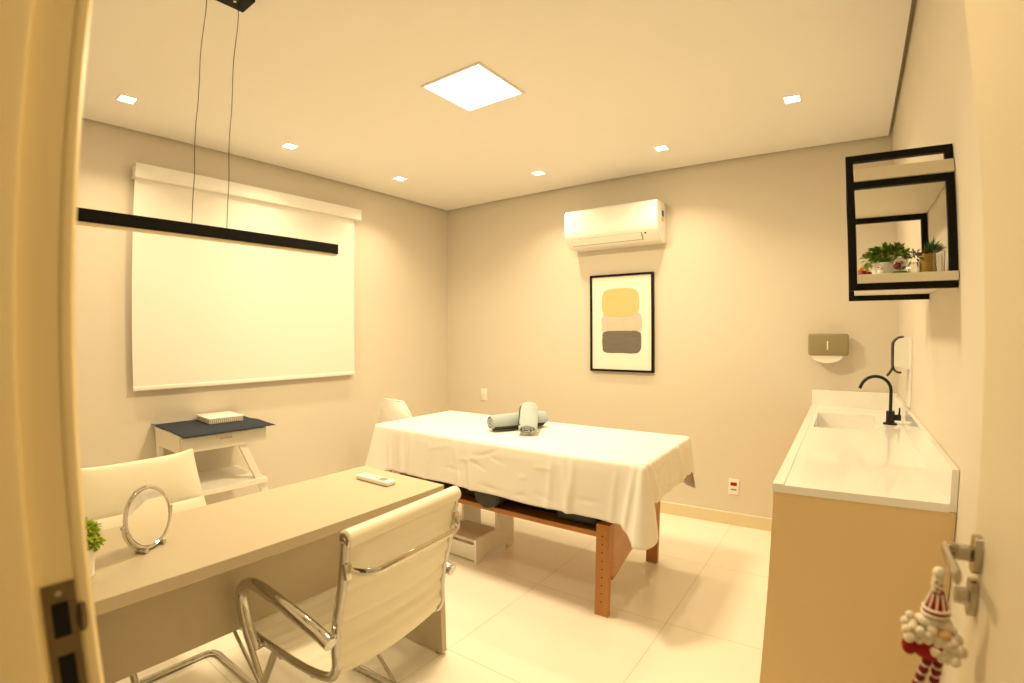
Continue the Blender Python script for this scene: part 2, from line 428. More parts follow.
MB(o_).box(AX1, AX1+.0012, D-.105, D-.065, 2.195, 2.225).build('warning_label', M['yellow'], t)

# ------------------------------------------------------------------ framed picture
P0, P1, PB, PT = 1.5796, 2.1112, 1.070, 1.835
o_ = (1.845, D, PB)
t = thing('framed_picture', 'black framed abstract print of stacked yellow and grey shapes', 'picture', o_)
fw = .017; b = MB(o_)
b.box(P0, P1, D-.028, D-.001, PB, PB+fw); b.box(P0, P1, D-.028, D-.001, PT-fw, PT); b.box(P0, P0+fw, D-.028, D-.001, PB+fw, PT-fw); b.box(P1-fw, P1, D-.028, D-.001, PB+fw, PT-fw)
b.build('frame', M['black'], t)
b = MB(o_); b.box(P0+fw, P1-fw, D-.018, D-.002, PB+fw, PT-fw)
def blob(cx, cz, rx, rz, n, jit, y, th, mi, seed):
    rnd = random.Random(seed); pts = []
    for k in range(48):
        a = 2*PI*k/48; c, s_ = math.cos(a), math.sin(a)
        e = 2/n; j = 1+jit*(rnd.random()-.5)
        pts.append((cx+rx*math.copysign(abs(c)**e, c)*j, cz+rz*math.copysign(abs(s_)**e, s_)*j))
    b.mi = mi; b.prism(pts, 'Y', y-th, y); b.mi = 0
blob(1.848, 1.445, .172, .125, 2.6, .06, D-.018, .0006, 2, 3)
blob(1.846, 1.303, .164, .088, 6, .05, D-.018, .0010, 3, 5)
blob(1.838, 1.612, .158, .112, 3.6, .012, D-.018, .0014, 1, 2)
b.build('print', [M['print_bg'], M['ink_yellow'], M['ink_grey'], M['ink_black']], t, fix=True)

# ------------------------------------------------------------------ outlets
def outlet(x, z, label, red):
    o_ = (x, D, z)
    t = thing('wall_outlet', label, 'outlet', o_, 0, 'wall outlets')
    MB(o_).box(x-.037, x+.037, D-.009, D, z-.056, z+.056, .003).build('plate', M['white'], t)
    if red:
        MB(o_).box(x-.022, x+.022, D-.012, D-.007, z+.008, z+.032, .002).build('red_socket', M['redp'], t)['label'] = 'red socket insert'
        MB(o_).box(x-.02, x+.02, D-.0105, D-.007, z-.026, z-.014, .001).build('socket_insert', M['grey'], t)
    else:
        b = MB(o_); b.box(x-.02, x+.02, D-.011, D-.007, z-.022, z+.022, .002); b.build('socket_insert', M['white'], t)
        for dx in (-.008, 0, .008): MB(o_).cyl((x+dx, D-.0118, z), (x+dx, D-.0105, z), .0022, 8).build('socket_hole', M['dark'], t)
outlet(.463, .803, 'white outlet on the picture wall just above the massage table', False)
outlet(2.716, .280, 'white outlet with a red socket low on the wall above the baseboard', True)

# ------------------------------------------------------------------ paper towel dispenser
o_ = (3.305, D, 1.17)
t = thing('paper_towel_dispenser', 'smoky brown paper towel dispenser on the wall above the sink', 'dispenser', o_)
MB(o_).box(3.200, 3.412, D-.03, D, 1.232, 1.356, .006).build('back_plate', M['grey'], t)
MB(o_).box(3.187, 3.425, D-.115, D-.026, 1.226, 1.364, .014, 3).build('cover', M['smoke'], t)
MB(o_).box(3.298, 3.306, D-.1165, D-.113, 1.262, 1.318, .002).build('sight_window', M['white'], t)
pts = [(3.205+.19*k/20, 1.226-.048*math.sin(PI*k/20)**.5) for k in range(21)]
b = MB(o_); b.prism(pts, 'Y', D-.10, D-.035); b.build('paper', M['paper'], t)

# ------------------------------------------------------------------ liquid soap dispenser on its backing board
o_ = (W, 2.97, 1.0)
t = thing('soap_dispenser', 'white soap dispenser with a curved dark front on the wall behind the tap', 'dispenser', o_)
MB(o_).box(W-.010, W, 2.90, 3.08, 1.0, 1.346, .002).build('backing_board', M['white'], t)
b = MB(o_)
pr = [(W-.010, 1.344), (W-.034, 1.347), (W-.062, 1.340), (W-.078, 1.320), (W-.080, 1.30), (W-.080, 1.205), (W-.010, 1.190)]
b.prism(pr, 'Y', 2.905, 3.01); b.build('body', M['white'], t)
path = [(W-.036, 2.957, 1.349), (W-.060, 2.957, 1.343), (W-.079, 2.957, 1.324), (W-.083, 2.957, 1.30), (W-.083, 2.957, 1.205)]
MB(o_).tube(smooth_path(path, 5), .01, 10, flat=(.007, .052), up=(-1, 0, .01)).build('front_strip', M['blackgloss'], t)
b = MB(o_)
b.tube(smooth_path([(W-.083, 2.957, 1.21), (W-.084, 2.957, 1.19), (W-.097, 2.957, 1.165), (W-.108, 2.957, 1.152)], 4), .005, 10, flat=(.006, .035), up=(-1, 0, .3))
b.tube(smooth_path([(W-.083, 2.957, 1.205), (W-.076, 2.957, 1.186), (W-.062, 2.957, 1.172), (W-.045, 2.957, 1.170)], 4), .005, 10, flat=(.006, .035), up=(-.6, 0, -.8))
b.build('push_lever', M['blackgloss'], t)

# ------------------------------------------------------------------ sink counter
CX, CY, CZ = 3.206, 1.660, .8916
o_ = (3.45, 2.65, 0)
t = thing('base_cabinet', 'beige laminate base cabinet under the white sink counter', 'cabinet', o_)
b = MB(o_); b.box(CX+.003, W-.002, CY+.004, CY+.022, 0, .866); b.box(CX+.022, W-.002, CY+.022, D-.002, .08, .70); b.box(CX+.05, W-.002, CY+.022, D-.002, 0, .08)
b.box(CX+.022, CX+.04, CY+.022, D-.002, .70, .866)
b.build('carcass', M['cab'], t)
yy = [CY+.025, CY+.67, CY+1.315, D-.005]
for i in range(3):
    d_ = MB(o_).box(CX+.003, CX+.020, yy[i]+.002, yy[i+1]-.002, .085, .860, .001, 1).build('door', M['cab'], t)
    MB(o_).box(CX-.012, CX+.003, yy[i+1]-.05, yy[i+1]-.038, .70, .82, .003).build('handle', M['steel'], d_)
SX0, SX1, SY0, SY1 = 3.262, 3.575, 2.80, 3.335
o_ = (3.45, 2.65, .866)
t = thing('countertop', 'glossy white stone countertop with sink against the right wall', 'countertop', o_)
b = MB(o_)
z0 = .867
b.box(CX, SX0, CY, D-.02, z0, CZ); b.box(SX1, W-.02, CY, D-.02, z0, CZ); b.box(SX0, SX1, CY, SY0, z0, CZ); b.box(SX0, SX1, SY1, D-.02, z0, CZ)
bmesh.ops.remove_doubles(b.bm, verts=b.bm.verts, dist=1e-5)
b.build('slab', M['quartz'], t)
MB(o_).box(CX, CX+.034, CY, D-.02, CZ, CZ+.003, .001, 1).build('front_lip', M['quartz'], t)
b = MB(o_); b.box(CX+.004, W-.001, D-.02, D-.001, z0, .998, .001, 1); b.box(W-.02, W-.001, CY+.006, D-.02, z0, .990, .001, 1); b.build('backsplash', M['quartz'], t)
b = MB(o_); w_ = .008; zb = .735
b.box(SX0-w_, SX0, SY0-w_, SY1+w_, zb, z0); b.box(SX1, SX1+w_, SY0-w_, SY1+w_, zb, z0); b.box(SX0, SX1, SY0-w_, SY0, zb, z0); b.box(SX0, SX1, SY1, SY1+w_, zb, z0)
b.box(SX0-w_, SX1+w_, SY0-w_, SY1+w_, zb-w_, zb); k_ = b.build('sink_basin', M['quartz'], t)
MB(o_).lathe([(.022, 0), (.022, .003), (.0001, .003)], ((SX0+SX1)/2, (SY0+SY1)/2, zb), 20).build('drain', M['chrome'], k_)
# tap
FX, FYY = 3.630, 3.050
o_ = (FX, FYY, CZ)
t = thing('faucet', 'matte black gooseneck tap beside the white sink', 'tap', o_)
MB(o_).lathe([(.034, 0), (.034, .006), (.030, .009), (.0001, .009)], (FX, FYY, CZ), 28).build('base_plate', M['blackgloss'], t)
MB(o_).lathe([(.021, .008), (.021, .066), (.019, .070), (.0001, .070)], (FX, FYY, CZ), 24).build('body', M['blackgloss'], t)
R_ = .074
pts = [(FX, FYY, CZ+.06), (FX, FYY, 1.060)]+[(FX-R_+R_*math.cos(a), FYY, 1.066+R_*math.sin(a)) for a in [PI*k/16 for k in range(0, 15)]]
a = PI*14/16; e = Vector(pts[-1]); tg = Vector((-math.sin(a), 0, math.cos(a))); pts.append(tuple(e+tg*.022))
MB(o_).tube(pts, .0085, 14).build('spout', M['blackgloss'], t)
b = MB(o_); b.cyl((FX+.015, FYY, CZ+.036), (FX+.050, FYY, CZ+.036), .016, 18); b.tube([(FX+.040, FYY, CZ+.045), (FX+.043, FYY, CZ+.066), (FX+.042, FYY, CZ+.088)], [.006, .005, .004], 10); b.build('lever', M['blackgloss'], t)

# ------------------------------------------------------------------ black framed wall shelf
SA, SB, SN, SF, SZ0, SZ1 = 3.418, 3.708, 1.742, 2.344, 1.500, 1.920
o_ = (W, 2.043, SZ0)
t = thing('wall_shelf', 'black metal framed wall shelf with two boards above the counter', 'shelf', o_)
bt = .021
b = MB(o_)
for y in (SN, SF-bt):
    b.box(SA, SA+bt, y, y+bt, SZ0, SZ1); b.box(SB-bt, SB, y, y+bt, SZ0, SZ1)
    b.box(SA+bt, SB-bt, y, y+bt, SZ0, SZ0+bt); b.box(SA+bt, SB-bt, y, y+bt, SZ1-bt, SZ1); b.box(SA+bt, SB-bt, y, y+bt, 1.815, 1.815+bt)
b.box(SA, SA+bt, SN+bt, SF-bt, SZ1-bt, SZ1)
b.build('frame', M['black'], t)
bz = SZ0+bt
MB(o_).box(SA+bt, SB, SN-.014, SF-.001, bz, bz+.026, .001, 1).build('board', M['mdf'], t)
MB(o_).box(SA+bt, SB, SN-.014, SF-.001, 1.815+bt, 1.815+bt+.036, .001, 1).build('board', M['mdf'], t)
TZ = bz+.026

def foliage(b, c, r, n, ln, wd, seed, up=.5, rnd_tilt=.6):
    rnd = random.Random(seed)
    for _ in range(n):
        v = Vector((rnd.gauss(0, 1), rnd.gauss(0, 1), rnd.gauss(up, .8))).normalized()
        p = Vector(c)+Vector((v.x*r[0], v.y*r[1], v.z*r[2]))*rnd.uniform(.45, 1)
        d = (v+Vector((rnd.uniform(-1, 1), rnd.uniform(-1, 1), rnd.uniform(-.6, 1)))*rnd_tilt).normalized()
        k = rnd.uniform(.7, 1.2)
        b.leaf(p, d, Vector((rnd.uniform(-1, 1), rnd.uniform(-1, 1), 1)), ln*k, wd*k)
# leafy plant in wide white pot
o_ = (3.525, 1.90, TZ)
t = thing('potted_plant', 'leafy green plant in a low white pot on the wall shelf', 'plant', o_)
MB(o_).lathe([(.030, 0), (.036, .006), (.041, .040), (.042, .050), (.038, .050), (.036, .044), (.0001, .044)], o_, 28).build('pot', M['white'], t)
b = MB(o_); foliage(b, (3.538, 1.90, TZ+.072), (.058, .045, .030), 300, .024, .016, 4); foliage(b, (3.485, 1.895, TZ+.062), (.026, .03, .016), 45, .026, .014, 9)
for k in range(10): b.tube([(3.525+.012*math.cos(k), 1.90+.012*math.sin(k), TZ+.04), (3.525+.04*math.cos(k*2.1), 1.90+.035*math.sin(k*2.1), TZ+.085)], .0012, 5)
b.build('foliage', M['leaf2'], t)
# red and gold bundle at the far left
o_ = (3.462, 1.93, TZ)
t = thing('christmas_decoration', 'small red and gold decoration at the left end of the shelf', 'ornament', o_)
b = MB(o_); rnd = random.Random(3)
for k in range(9): b.ball((3.462+rnd.uniform(-.012, .024), 1.93+rnd.uniform(-.02, .02), TZ+.010+rnd.uniform(0, .012)), .011, 10, 7)
b.build('red_berry', M['redp'], t)
b = MB(o_)
for k in range(10): b.ball((3.460+rnd.uniform(-.014, .014), 1.93+rnd.uniform(-.018, .018), TZ+.030+rnd.uniform(0, .016)), .009, 10, 7)
b.build('gold_bead', M['gold'], t)
# small white figurine
o_ = (3.510, 1.815, TZ)
t = thing('figurine', 'tiny white ceramic figurine in front of the white pot on the shelf', 'ornament', o_)
b = MB(o_); b.ball((3.51, 1.815, TZ+.011), (.012, .012, .011)); b.ball((3.508, 1.812, TZ+.026), .008); b.build('body', M['white'], t)
MB(o_).ball((3.502, 1.806, TZ+.028), .0022, 8, 6).build('eye', M['dark'], t)
# glass globe ornament
o_ = (3.562, 1.795, TZ)
t = thing('glass_globe', 'clear glass globe ornament on a green base on the shelf', 'ornament', o_)
MB(o_).lathe([(.020, 0), (.023, .003), (.023, .008), (.018, .012), (.0001, .012)], o_, 24).build('base', M['pine'], t)
b = MB(o_); b.ball((3.562, 1.795, TZ+.031), .0225, 24, 16); b.ball((3.562, 1.795, TZ+.031), .0212, 24, 16); b.build('globe', M['glass'], t, fix=False)
b = MB(o_); b.ball((3.557, 1.795, TZ+.030), (.0065, .006, .006), 12, 8); b.ball((3.564, 1.793, TZ+.034), .003, 8, 6); b.build('red_charm', M['redp'], t)
# small faceted glass jar with green sprig
o_ = (3.602, 1.79, TZ)
t = thing('glass_jar', 'small cut glass jar holding a dark green sprig on the shelf', 'jar', o_)
MB(o_).lathe([(.016, 0), (.019, .004), (.019, .030), (.015, .036), (.0135, .036), (.016, .030), (.016, .006), (.0001, .005)], o_, 10).build('jar', M['glass'], t, angle=15)
b = MB(o_); foliage(b, (3.602, 1.79, TZ+.048), (.020, .02, .018), 40, .022, .006, 12); b.build('sprig', M['pine'], t)
# woven gold pot with pine sprigs
o_ = (3.645, 1.86, TZ)
t = thing('woven_pot', 'gold woven pot with pine sprigs and dark bow on the shelf', 'pot', o_)
b = MB(o_)
for k in range(11): b.tube([(3.645+(.0235-.0006*k)*math.cos(a), 1.86+(.0235-.0006*k)*math.sin(a), TZ+.0035+k*.0062) for a in [2*PI*i/20 for i in range(20)]], .0036, 6, closed=True)
b.lathe([(.022, 0), (.016, .066), (.0001, .066)], o_, 18); b.build('basket', M['gold'], t)
b = MB(o_); rnd = random.Random(5)
for k in range(90):
    st = Vector((3.647+rnd.uniform(-.01, .01), 1.86+rnd.uniform(-.01, .01), TZ+.062)); d = Vector((rnd.uniform(.0, 1.0), rnd.uniform(-.5, .4), rnd.uniform(.25, 1.1))).normalized()
    b.leaf(st+d*rnd.uniform(0, .018), d, (rnd.uniform(-1, 1), rnd.uniform(-1, 1), 1), rnd.uniform(.030, .052), .0045, .1)
b.build('pine_sprig', M['pine'], t)
b = MB(o_)
for sx in (-1, 1): b.ball((3.628+.010*sx, 1.838, TZ+.070+.003*sx), (.010, .005, .006), 12, 8)
b.ball((3.628, 1.836, TZ+.070), .004, 8, 6); b.build('bow', M['bow'], t)
for x, y, lb in ((3.668, 1.80, 'clear glass tumbler nearest the camera at the wall end of the shelf'), (3.676, 1.875, 'clear glass tumbler standing behind another at the wall end of the shelf')):
    o_ = (x, y, TZ)
    tag(MB(o_).lathe([(.015, 0), (.018, .070), (.0166, .070), (.0140, .006), (.0001, .006)], o_, 24).build('tumbler', M['glass'], None), lb, 'glass', 'clear tumblers on the shelf')

# ------------------------------------------------------------------ desk
TX0, TX1, TY0, TY1, TZ1 = 1.497, 2.004, .13, 1.437, .752
o_ = (1.75, .78, 0)
t = thing('desk', 'cream laminate desk with slab ends beside the window wall', 'desk', (1.762, .78, 0), math.radians(1.1))
MB(o_).box(TX0, TX1, TY0, TY1, TZ1-.036, TZ1, .0012, 1).build('desktop', M['desk'], t)
for y0, y1 in ((TY0+.012, TY0+.042), (TY1-.045, TY1-.015)):
    MB(o_).box(TX0+.004, TX1+.004, y0, y1, .012, TZ1-.036, .001, 1).build('end_panel', M['desk'], t)
MB(o_).box(1.800, 1.818, TY0+.042, TY1-.045, .420, TZ1-.036).build('modesty_panel', M['desk'], t)
for y in (TY0+.027, TY1-.03):
    for x in (TX0+.04, TX1-.03): MB(o_).lathe([(.014, 0), (.014, .008), (.006, .012), (.0001, .012)], (x, y, 0), 14).build('foot', M['steel'], t)
DZ = TZ1
# remote control
c = Vector((1.745, 1.295, DZ)); an = math.radians(2)
t = thing('remote_control', 'white air conditioner remote control lying on the desk corner', 'remote control', c, an)
b = MB(); b.box(-.098, .098, -.026, .026, .001, .020, .006, 3); b.build('body', M['white'], t)
MB().box(.030, .070, -.017, .017, .0195, .0206).build('screen', M['grey'], t)
b = MB(); b.box(.006, .020, -.012, .004, .0195, .0212, .001, 1); b.build('button', M['yellow'], t)
for x in (-.02, -.045):
    for y in (-.010, .010): MB().box(x-.008, x+.008, y-.006, y+.006, .0195, .0210, .001, 1).build('button', M['white'], t)

# round mirror on chrome stand
mc = Vector((1.783, .412, .847)); mr = .086
t = thing('table_mirror', 'round chrome table mirror standing on the desk', 'mirror', (mc.x, mc.y, DZ))
o_ = (mc.x, mc.y, DZ)
nm = Vector((.85, .53, .10)).normalized()        # facing direction, tipped a little upward
zx = Vector((0, 0, 1)).cross(nm).normalized(); zy = nm.cross(zx)
RM = Matrix((zx, zy, nm)).transposed()
MB(o_).lathe([(.0001, -.004), (mr-.006, -.004), (mr-.006, .0032), (.0001, .0032)], mc, 56, mtx=RM).build('glass', M['mirror'], t)
b = MB(o_); b.tube([mc+RM @ Vector((mr*math.cos(2*PI*k/56), mr*math.sin(2*PI*k/56), 0)) for k in range(56)], .0058, 10, closed=True); b.build('rim', M['chrome'], t)
hz = Vector((-.53, .85, 0)).normalized()
sa = [mc+hz*(mr+.010)*math.cos(a)+Vector((0, 0, 1))*(mr+.0035)*math.sin(a) for a in [-PI*k/24 for k in range(25)]]
b = MB(o_); b.tube(sa, .0042, 10)
for s_ in (0, -1): b.cyl(sa[s_]-(sa[s_]-mc).normalized()*.014, sa[s_]+(sa[s_]-mc).normalized()*.004, .005, 10)
b.build('stand_arm', M['chrome'], t)
for s_ in (-1, 1):
    c = mc+hz*.036*s_; c.z = DZ+.008
    pe = Vector((hz.y, -hz.x, 0)).normalized()
    MB(o_).cyl(c-pe*.020, c+pe*.020, .0078, 14).build('foot', M['chrome'], t)

# small green plant in white pot, behind the door frame
o_ = (1.860, .224, DZ)
t = thing('potted_plant', 'bright green small plant in a white pot at the desk end', 'plant', o_)
MB(o_).lathe([(.020, 0), (.024, .003), (.030, .070), (.031, .076), (.027, .076), (.026, .068), (.0001, .068)], o_, 24).build('pot', M['white'], t)
b = MB(o_); foliage(b, (1.860, .230, DZ+.115), (.036, .036, .034), 620, .0135, .0095, 21, up=.1); foliage(b, (1.866, .252, DZ+.088), (.020, .020, .016), 180, .0125, .009, 8, up=.0)
for k in range(8): b.tube([(1.86+.01*math.cos(k), .224+.01*math.sin(k), DZ+.066), (1.86+.020*math.cos(k*2), .23+.020*math.sin(k*2), DZ+.11)], .0012, 5)
b.build('foliage', M['leaf'], t)
o_ = (1.785, .182, DZ)
t = thing('bottle', 'clear bottle with red cap behind the small desk plant', 'bottle', o_)
MB(o_).lathe([(.022, 0), (.024, .004), (.024, .110), (.012, .130), (.010, .150), (.0001, .150)], o_, 20).build('body', M['glass'], t)
MB(o_).lathe([(.0118, .148), (.0118, .170), (.0001, .170)], o_, 16).build('cap', M['redp'], t)

# ------------------------------------------------------------------ cream sling chairs with chrome frames
def make_chair(label, loc, rz):
    t = thing('office_chair', label, 'chair', loc, rz, 'cream chairs at the desk')
    key = [(-.290, .842), (-.264, .705), (-.232, .590), (-.220, .510), (-.217, .455), (-.192, .418), (-.132, .400), (-.030, .393), (.110, .397), (.250, .402), (.320, .392), (.350, .372)]
    prof = smooth_path([(x, 0, z) for x, z in key], 8)
    hw = .228
    # sling: cross ribbed cloth between the rails
    L = [0]
    for a, c in zip(prof, prof[1:]): L.append(L[-1]+(c-a).length)
    ny = 15; th = .007
    def fn_factory(side):
        def fn(i, j):
            p = prof[i]; a = prof[max(i-1, 0)]; c = prof[min(i+1, len(prof)-1)]
            tg = (c-a).normalized(); nn = Vector((-tg.z, 0, tg.x))       # towards the sitter
            if nn.dot(Vector((1, 0, 1))) < 0: nn = -nn
            y = -hw+.006+(2*hw-.012)*j/(ny-1)
            sag = -.014*(1-(2*j/(ny-1)-1)**2)
            rib = .0078*abs(math.sin(PI*L[i]/.052))**.7
            off = sag+(rib+th/2 if side > 0 else -rib-th/2+.003)
            return p+nn*off+Vector((0, y, 0))
        return fn
    b = MB(); n = len(prof)
    A = b.grid(fn_factory(1), n, ny); B = b.grid(fn_factory(-1), n, ny)
    for i in range(n-1):
        for j in (0, ny-1): b.bm.faces.new((A[i][j], A[i+1][j], B[i+1][j], B[i][j]))
    for j in range(ny-1):
        for i in (0, n-1): b.bm.faces.new((A[i][j], A[i][j+1], B[i][j+1], B[i][j]))
    b.build('sling', M['sling'], t, 50)
    # padded rolls at the top and the front edge
    for nm, (x, z), r in (('top_roll', (-.292, .852), .0235), ('front_roll', (.352, .366), .017)):
        ro = MB().lathe([(.0001, -hw-.004), (r-.004, -hw-.004), (r, -hw), (r, hw), (r-.004, hw+.004), (.0001, hw+.004)], (x, 0, z), 24, 'Y').build(nm, M['sling'], t)
        for s_ in (-1, 1):
            b = MB(); b.lathe([(.0001, 0), (r-.005, 0), (r-.006, .004*s_), (.006, .004*s_), (.005, .0065*s_), (.0001, .0065*s_)], (x, s_*(hw+.0035), z), 18, 'Y')
            b.build('end_cap', M['chrome'], ro)
    for s_ in (-1, 1):
        b = MB(); b.tube([p+Vector((0, s_*hw, 0)) for p in prof], .01, 12, flat=(.0155, .0105), up=None); b.build('side_rail', M['chrome'], t)
    # brace behind the back
    zb = .765; xb = -.276
    bp_ = arc_corner([(xb-.014, -hw, zb), (xb-.066, -hw+.04, zb-.008), (xb-.066, hw-.04, zb-.008), (xb-.008, hw, zb)], .05)
    b = MB(); b.tube(bp_, .01, 12, flat=(.0105, .004), up=(0, 0, 1))
    br = b.build('back_brace', M['chrome'], t)
    for s_ in (-1, 1):
        b = MB(); b.box(xb-.022, xb-.004, s_*hw-.010, s_*hw+.010, zb-.024, zb+.022, .003)
        bk = b.build('bracket', M['chrome'], br)
    # under seat brace and arms
    for xx, zz in ((.06, .376), (-.10, .382)): MB().tube([(xx, -hw, zz), (xx, hw, zz)], .010, 12).build('seat_brace', M['chrome'], t)
    for s_ in (-1, 1):
        ya = s_*(hw+.034)
        ap = smooth_path([(-.245, ya, .555), (-.190, ya, .572), (-.06, ya, .598), (.06, ya, .616), (.128, ya, .614), (.176, ya, .584), (.190, ya, .54), (.174, ya, .46), (.140, ya, .385)], 6)
        ar = MB().tube(ap, .0195, 16).build('armrest', M['chrome'], t)
        for xx, zz in ((-.228, .566), (.140, .392)): MB().cyl((xx, s_*(hw-.002), zz), (xx, ya+s_*.004, zz), .0105, 12).build('arm_joint', M['chrome'], ar)
    # base: floor loop, front legs and crossing struts
    yb = hw-.004; rr = .0125
    loop = arc_corner([(.085, -yb, .385), (.300, -yb, rr), (-.135, -yb, rr), (-.135, yb, rr), (.300, yb, rr), (.085, yb, .385)], .055, 8)
    MB().tube(loop, rr, 14).build('base_frame', M['chrome'], t)
    for s_ in (-1, 1):
        b = MB(); b.tube([(.340, s_*yb, .362), (.17, s_*(yb+.001), .185), (.020, s_*yb, .024)], .008, 12, flat=(.010, .006)); b.build('strut', M['chrome'], t)
    return t
make_chair('cream sling chair with chrome arms in front of the desk, its back to the camera', (2.046, .910, 0), PI+.073)

def make_padded_chair(label, loc, rz):
    t = thing('office_chair', label, 'chair', loc, rz, 'cream chairs at the desk')
    key = [(-.295, .862), (-.268, .700), (-.240, .590), (-.226, .510), (-.215, .455), (-.170, .425), (-.090, .415), (.050, .415), (.200, .425), (.270, .420), (.290, .405)]
    prof = smooth_path([(x, 0, z) for x, z in key], 30)
    L = [0]
    for a, c in zip(prof, prof[1:]): L.append(L[-1]+(c-a).length)
    def pads(i0, i1, name):
        b = MB(); ny = 21
        def fn_factory(side):
            def fn(i, j):
                k = i0+i; p = prof[k]; a = prof[max(k-1, 0)]; c = prof[min(k+1, len(prof)-1)]
                tg = (c-a).normalized(); nn = Vector((-tg.z, 0, tg.x))
                if nn.dot(Vector((1, 0, 1))) < 0: nn = -nn
                u = 2*j/(ny-1)-1
                w_ = .236+.030*min(1, L[k]/.26)
                e = max(0, 1-abs(u)**6)
                puff = .024*abs(math.sin(PI*L[k]/.198))**.42
                lift = .014*abs(u)**4*max(0, 1-L[k]/.06)
                return p+nn*((.010+puff*e) if side > 0 else (-.010-.006*e))+Vector((0, w_*u, lift))
            return fn
        n = i1-i0; A = b.grid(fn_factory(1), n, ny); B = b.grid(fn_factory(-1), n, ny)
        for i in range(n-1):
            for j in (0, ny-1): b.bm.faces.new((A[i][j], A[i+1][j], B[i+1][j], B[i][j]))
        for j in range(ny-1):
            for i in (0, n-1): b.bm.faces.new((A[i][j], A[i][j+1], B[i][j+1], B[i][j]))
        return b.build(name, M['sling'], t, 60)
    cutk = 135
    pads(0, cutk+1, 'backrest'); pads(cutk, len(prof), 'seat')
    for s_ in (-1, 1):
        MB().tube([p+Vector((-.018, s_*.17, -.014)) for p in prof[6::3]], .01, 12, flat=(.012, .008)).build('side_rail', M['chrome'], t)
        ya = s_*.285
        MB().tube(smooth_path([(-.235, s_*.20, .50), (-.225, ya, .55), (-.10, ya, .585), (.06, ya, .60), (.12, ya, .585), (.145, ya, .53), (.13, ya, .45), (.10, s_*.19, .392)], 6), .0165, 14).build('armrest', M['chrome'], t)
    yb = .200; rr = .0125
    loop = arc_corner([(.100, -yb, .395), (.300, -yb, rr), (-.135, -yb, rr), (-.135, yb, rr), (.300, yb, rr), (.100, yb, .395)], .055, 8)
    MB().tube(loop, rr, 14).build('base_frame', M['chrome'], t)
    return t
make_padded_chair('cream padded chair behind the desk, facing the camera', (1.375, .575, 0), math.radians(1))

# ------------------------------------------------------------------ white side table with cloth and box
o_ = (.26, 1.235, 0)
t = thing('side_table', 'white side table with drawer and lower shelf under the blind', 'side table', o_)
sx0, sx1, sy0, sy1, sz = .020, .445, .968, 1.500, .826
b = MB(o_); b.box(sx0, sx1, sy0, sy1, sz-.018, sz, .002, 1); b.box(sx0, sx1-.012, sy0+.005, sy0+.023, .715, sz-.018); b.box(sx0, sx1-.012, sy1-.023, sy1-.005, .715, sz-.018); b.box(sx0, sx0+.015, sy0+.023, sy1-.023, .715, sz-.018); b.box(sx0+.015, sx1-.02, sy0+.023, sy1-.023, .715, .727)
b.build('top_case', M['whitep'], t)
dw = MB(o_).box(sx1-.014, sx1+.002, sy0+.012, sy1-.012, .720, sz-.022, .003).build('drawer', M['whitep'], t)
b = MB(o_); b.tube(arc_corner([(sx1, 1.205, .776), (sx1+.014, 1.205, .772), (sx1+.014, 1.265, .772), (sx1, 1.265, .776)], .01), .004, 8); b.build('handle', M['whitep'], dw)
q = [(1.318, .715), (1.366, .715), (1.665, 0), (1.627, 0)]
MB(o_).prism(q, 'X', sx1-.045, sx1-.017).build('leg', M['whitep'], t)
for xa, wd in ((sx0+.006, .046), (sx1-.060, .040)): MB(o_).box(xa, xa+wd, .970, 1.000, 0, .715, .002, 1).build('leg', M['whitep'], t)
MB(o_).box(.020, .455, sy0+.032, sy1-.02, .462, .492, .002, 1).build('shelf', M['whitep'], t)
# navy cloth
b = MB((.26, 1.235, sz))
def cl(i, j):
    u = i/24; v = j/24
    x = .004+.512*u; y = .956+.556*v
    z = sz+.003+.0006*math.sin(9*u+5*v)
    ex = max(0, sy0-y, y-sy1)
    z += ex*.35*(1 if v < .5 else .1)+.004*math.sin(11*u+1.3)*min(1, ex/.01)
    if x > sx1+.004: z -= (x-sx1-.004)*.12
    return Vector((x, y+.004*math.sin(7*u), z))
b.grid(cl, 25, 25)
o = tag(b.build('table_cloth', M['navy'], None, 80), 'dark navy cloth spread over the white side table', 'cloth')
md = o.modifiers.new('thickness', 'SOLIDIFY'); md.thickness = .0035; md.offset = 1
# ribbed white box
o_ = (.150, 1.325, sz+.0075); an = math.radians(-3)
t = thing('tray_box', 'flat white ribbed box lying on the navy cloth', 'box', o_, an)
MB().box(-.115, .115, -.105, .105, 0, .026, .003).build('body', M['whitep'], t)
b = MB()
for k in range(17): b.box(.114, .1175, -.098+.0122*k-.003, -.098+.0122*k+.003, .003, .023, .001, 1)
for k in range(18): b.box(-.108+.0127*k-.003, -.108+.0127*k+.003, -.1075, -.104, .003, .023, .001, 1)
b.build('side_rib', M['desk'], t)
MB().box(-.120, .120, -.110, .110, .026, .036, .004).build('lid', M['white'], t)

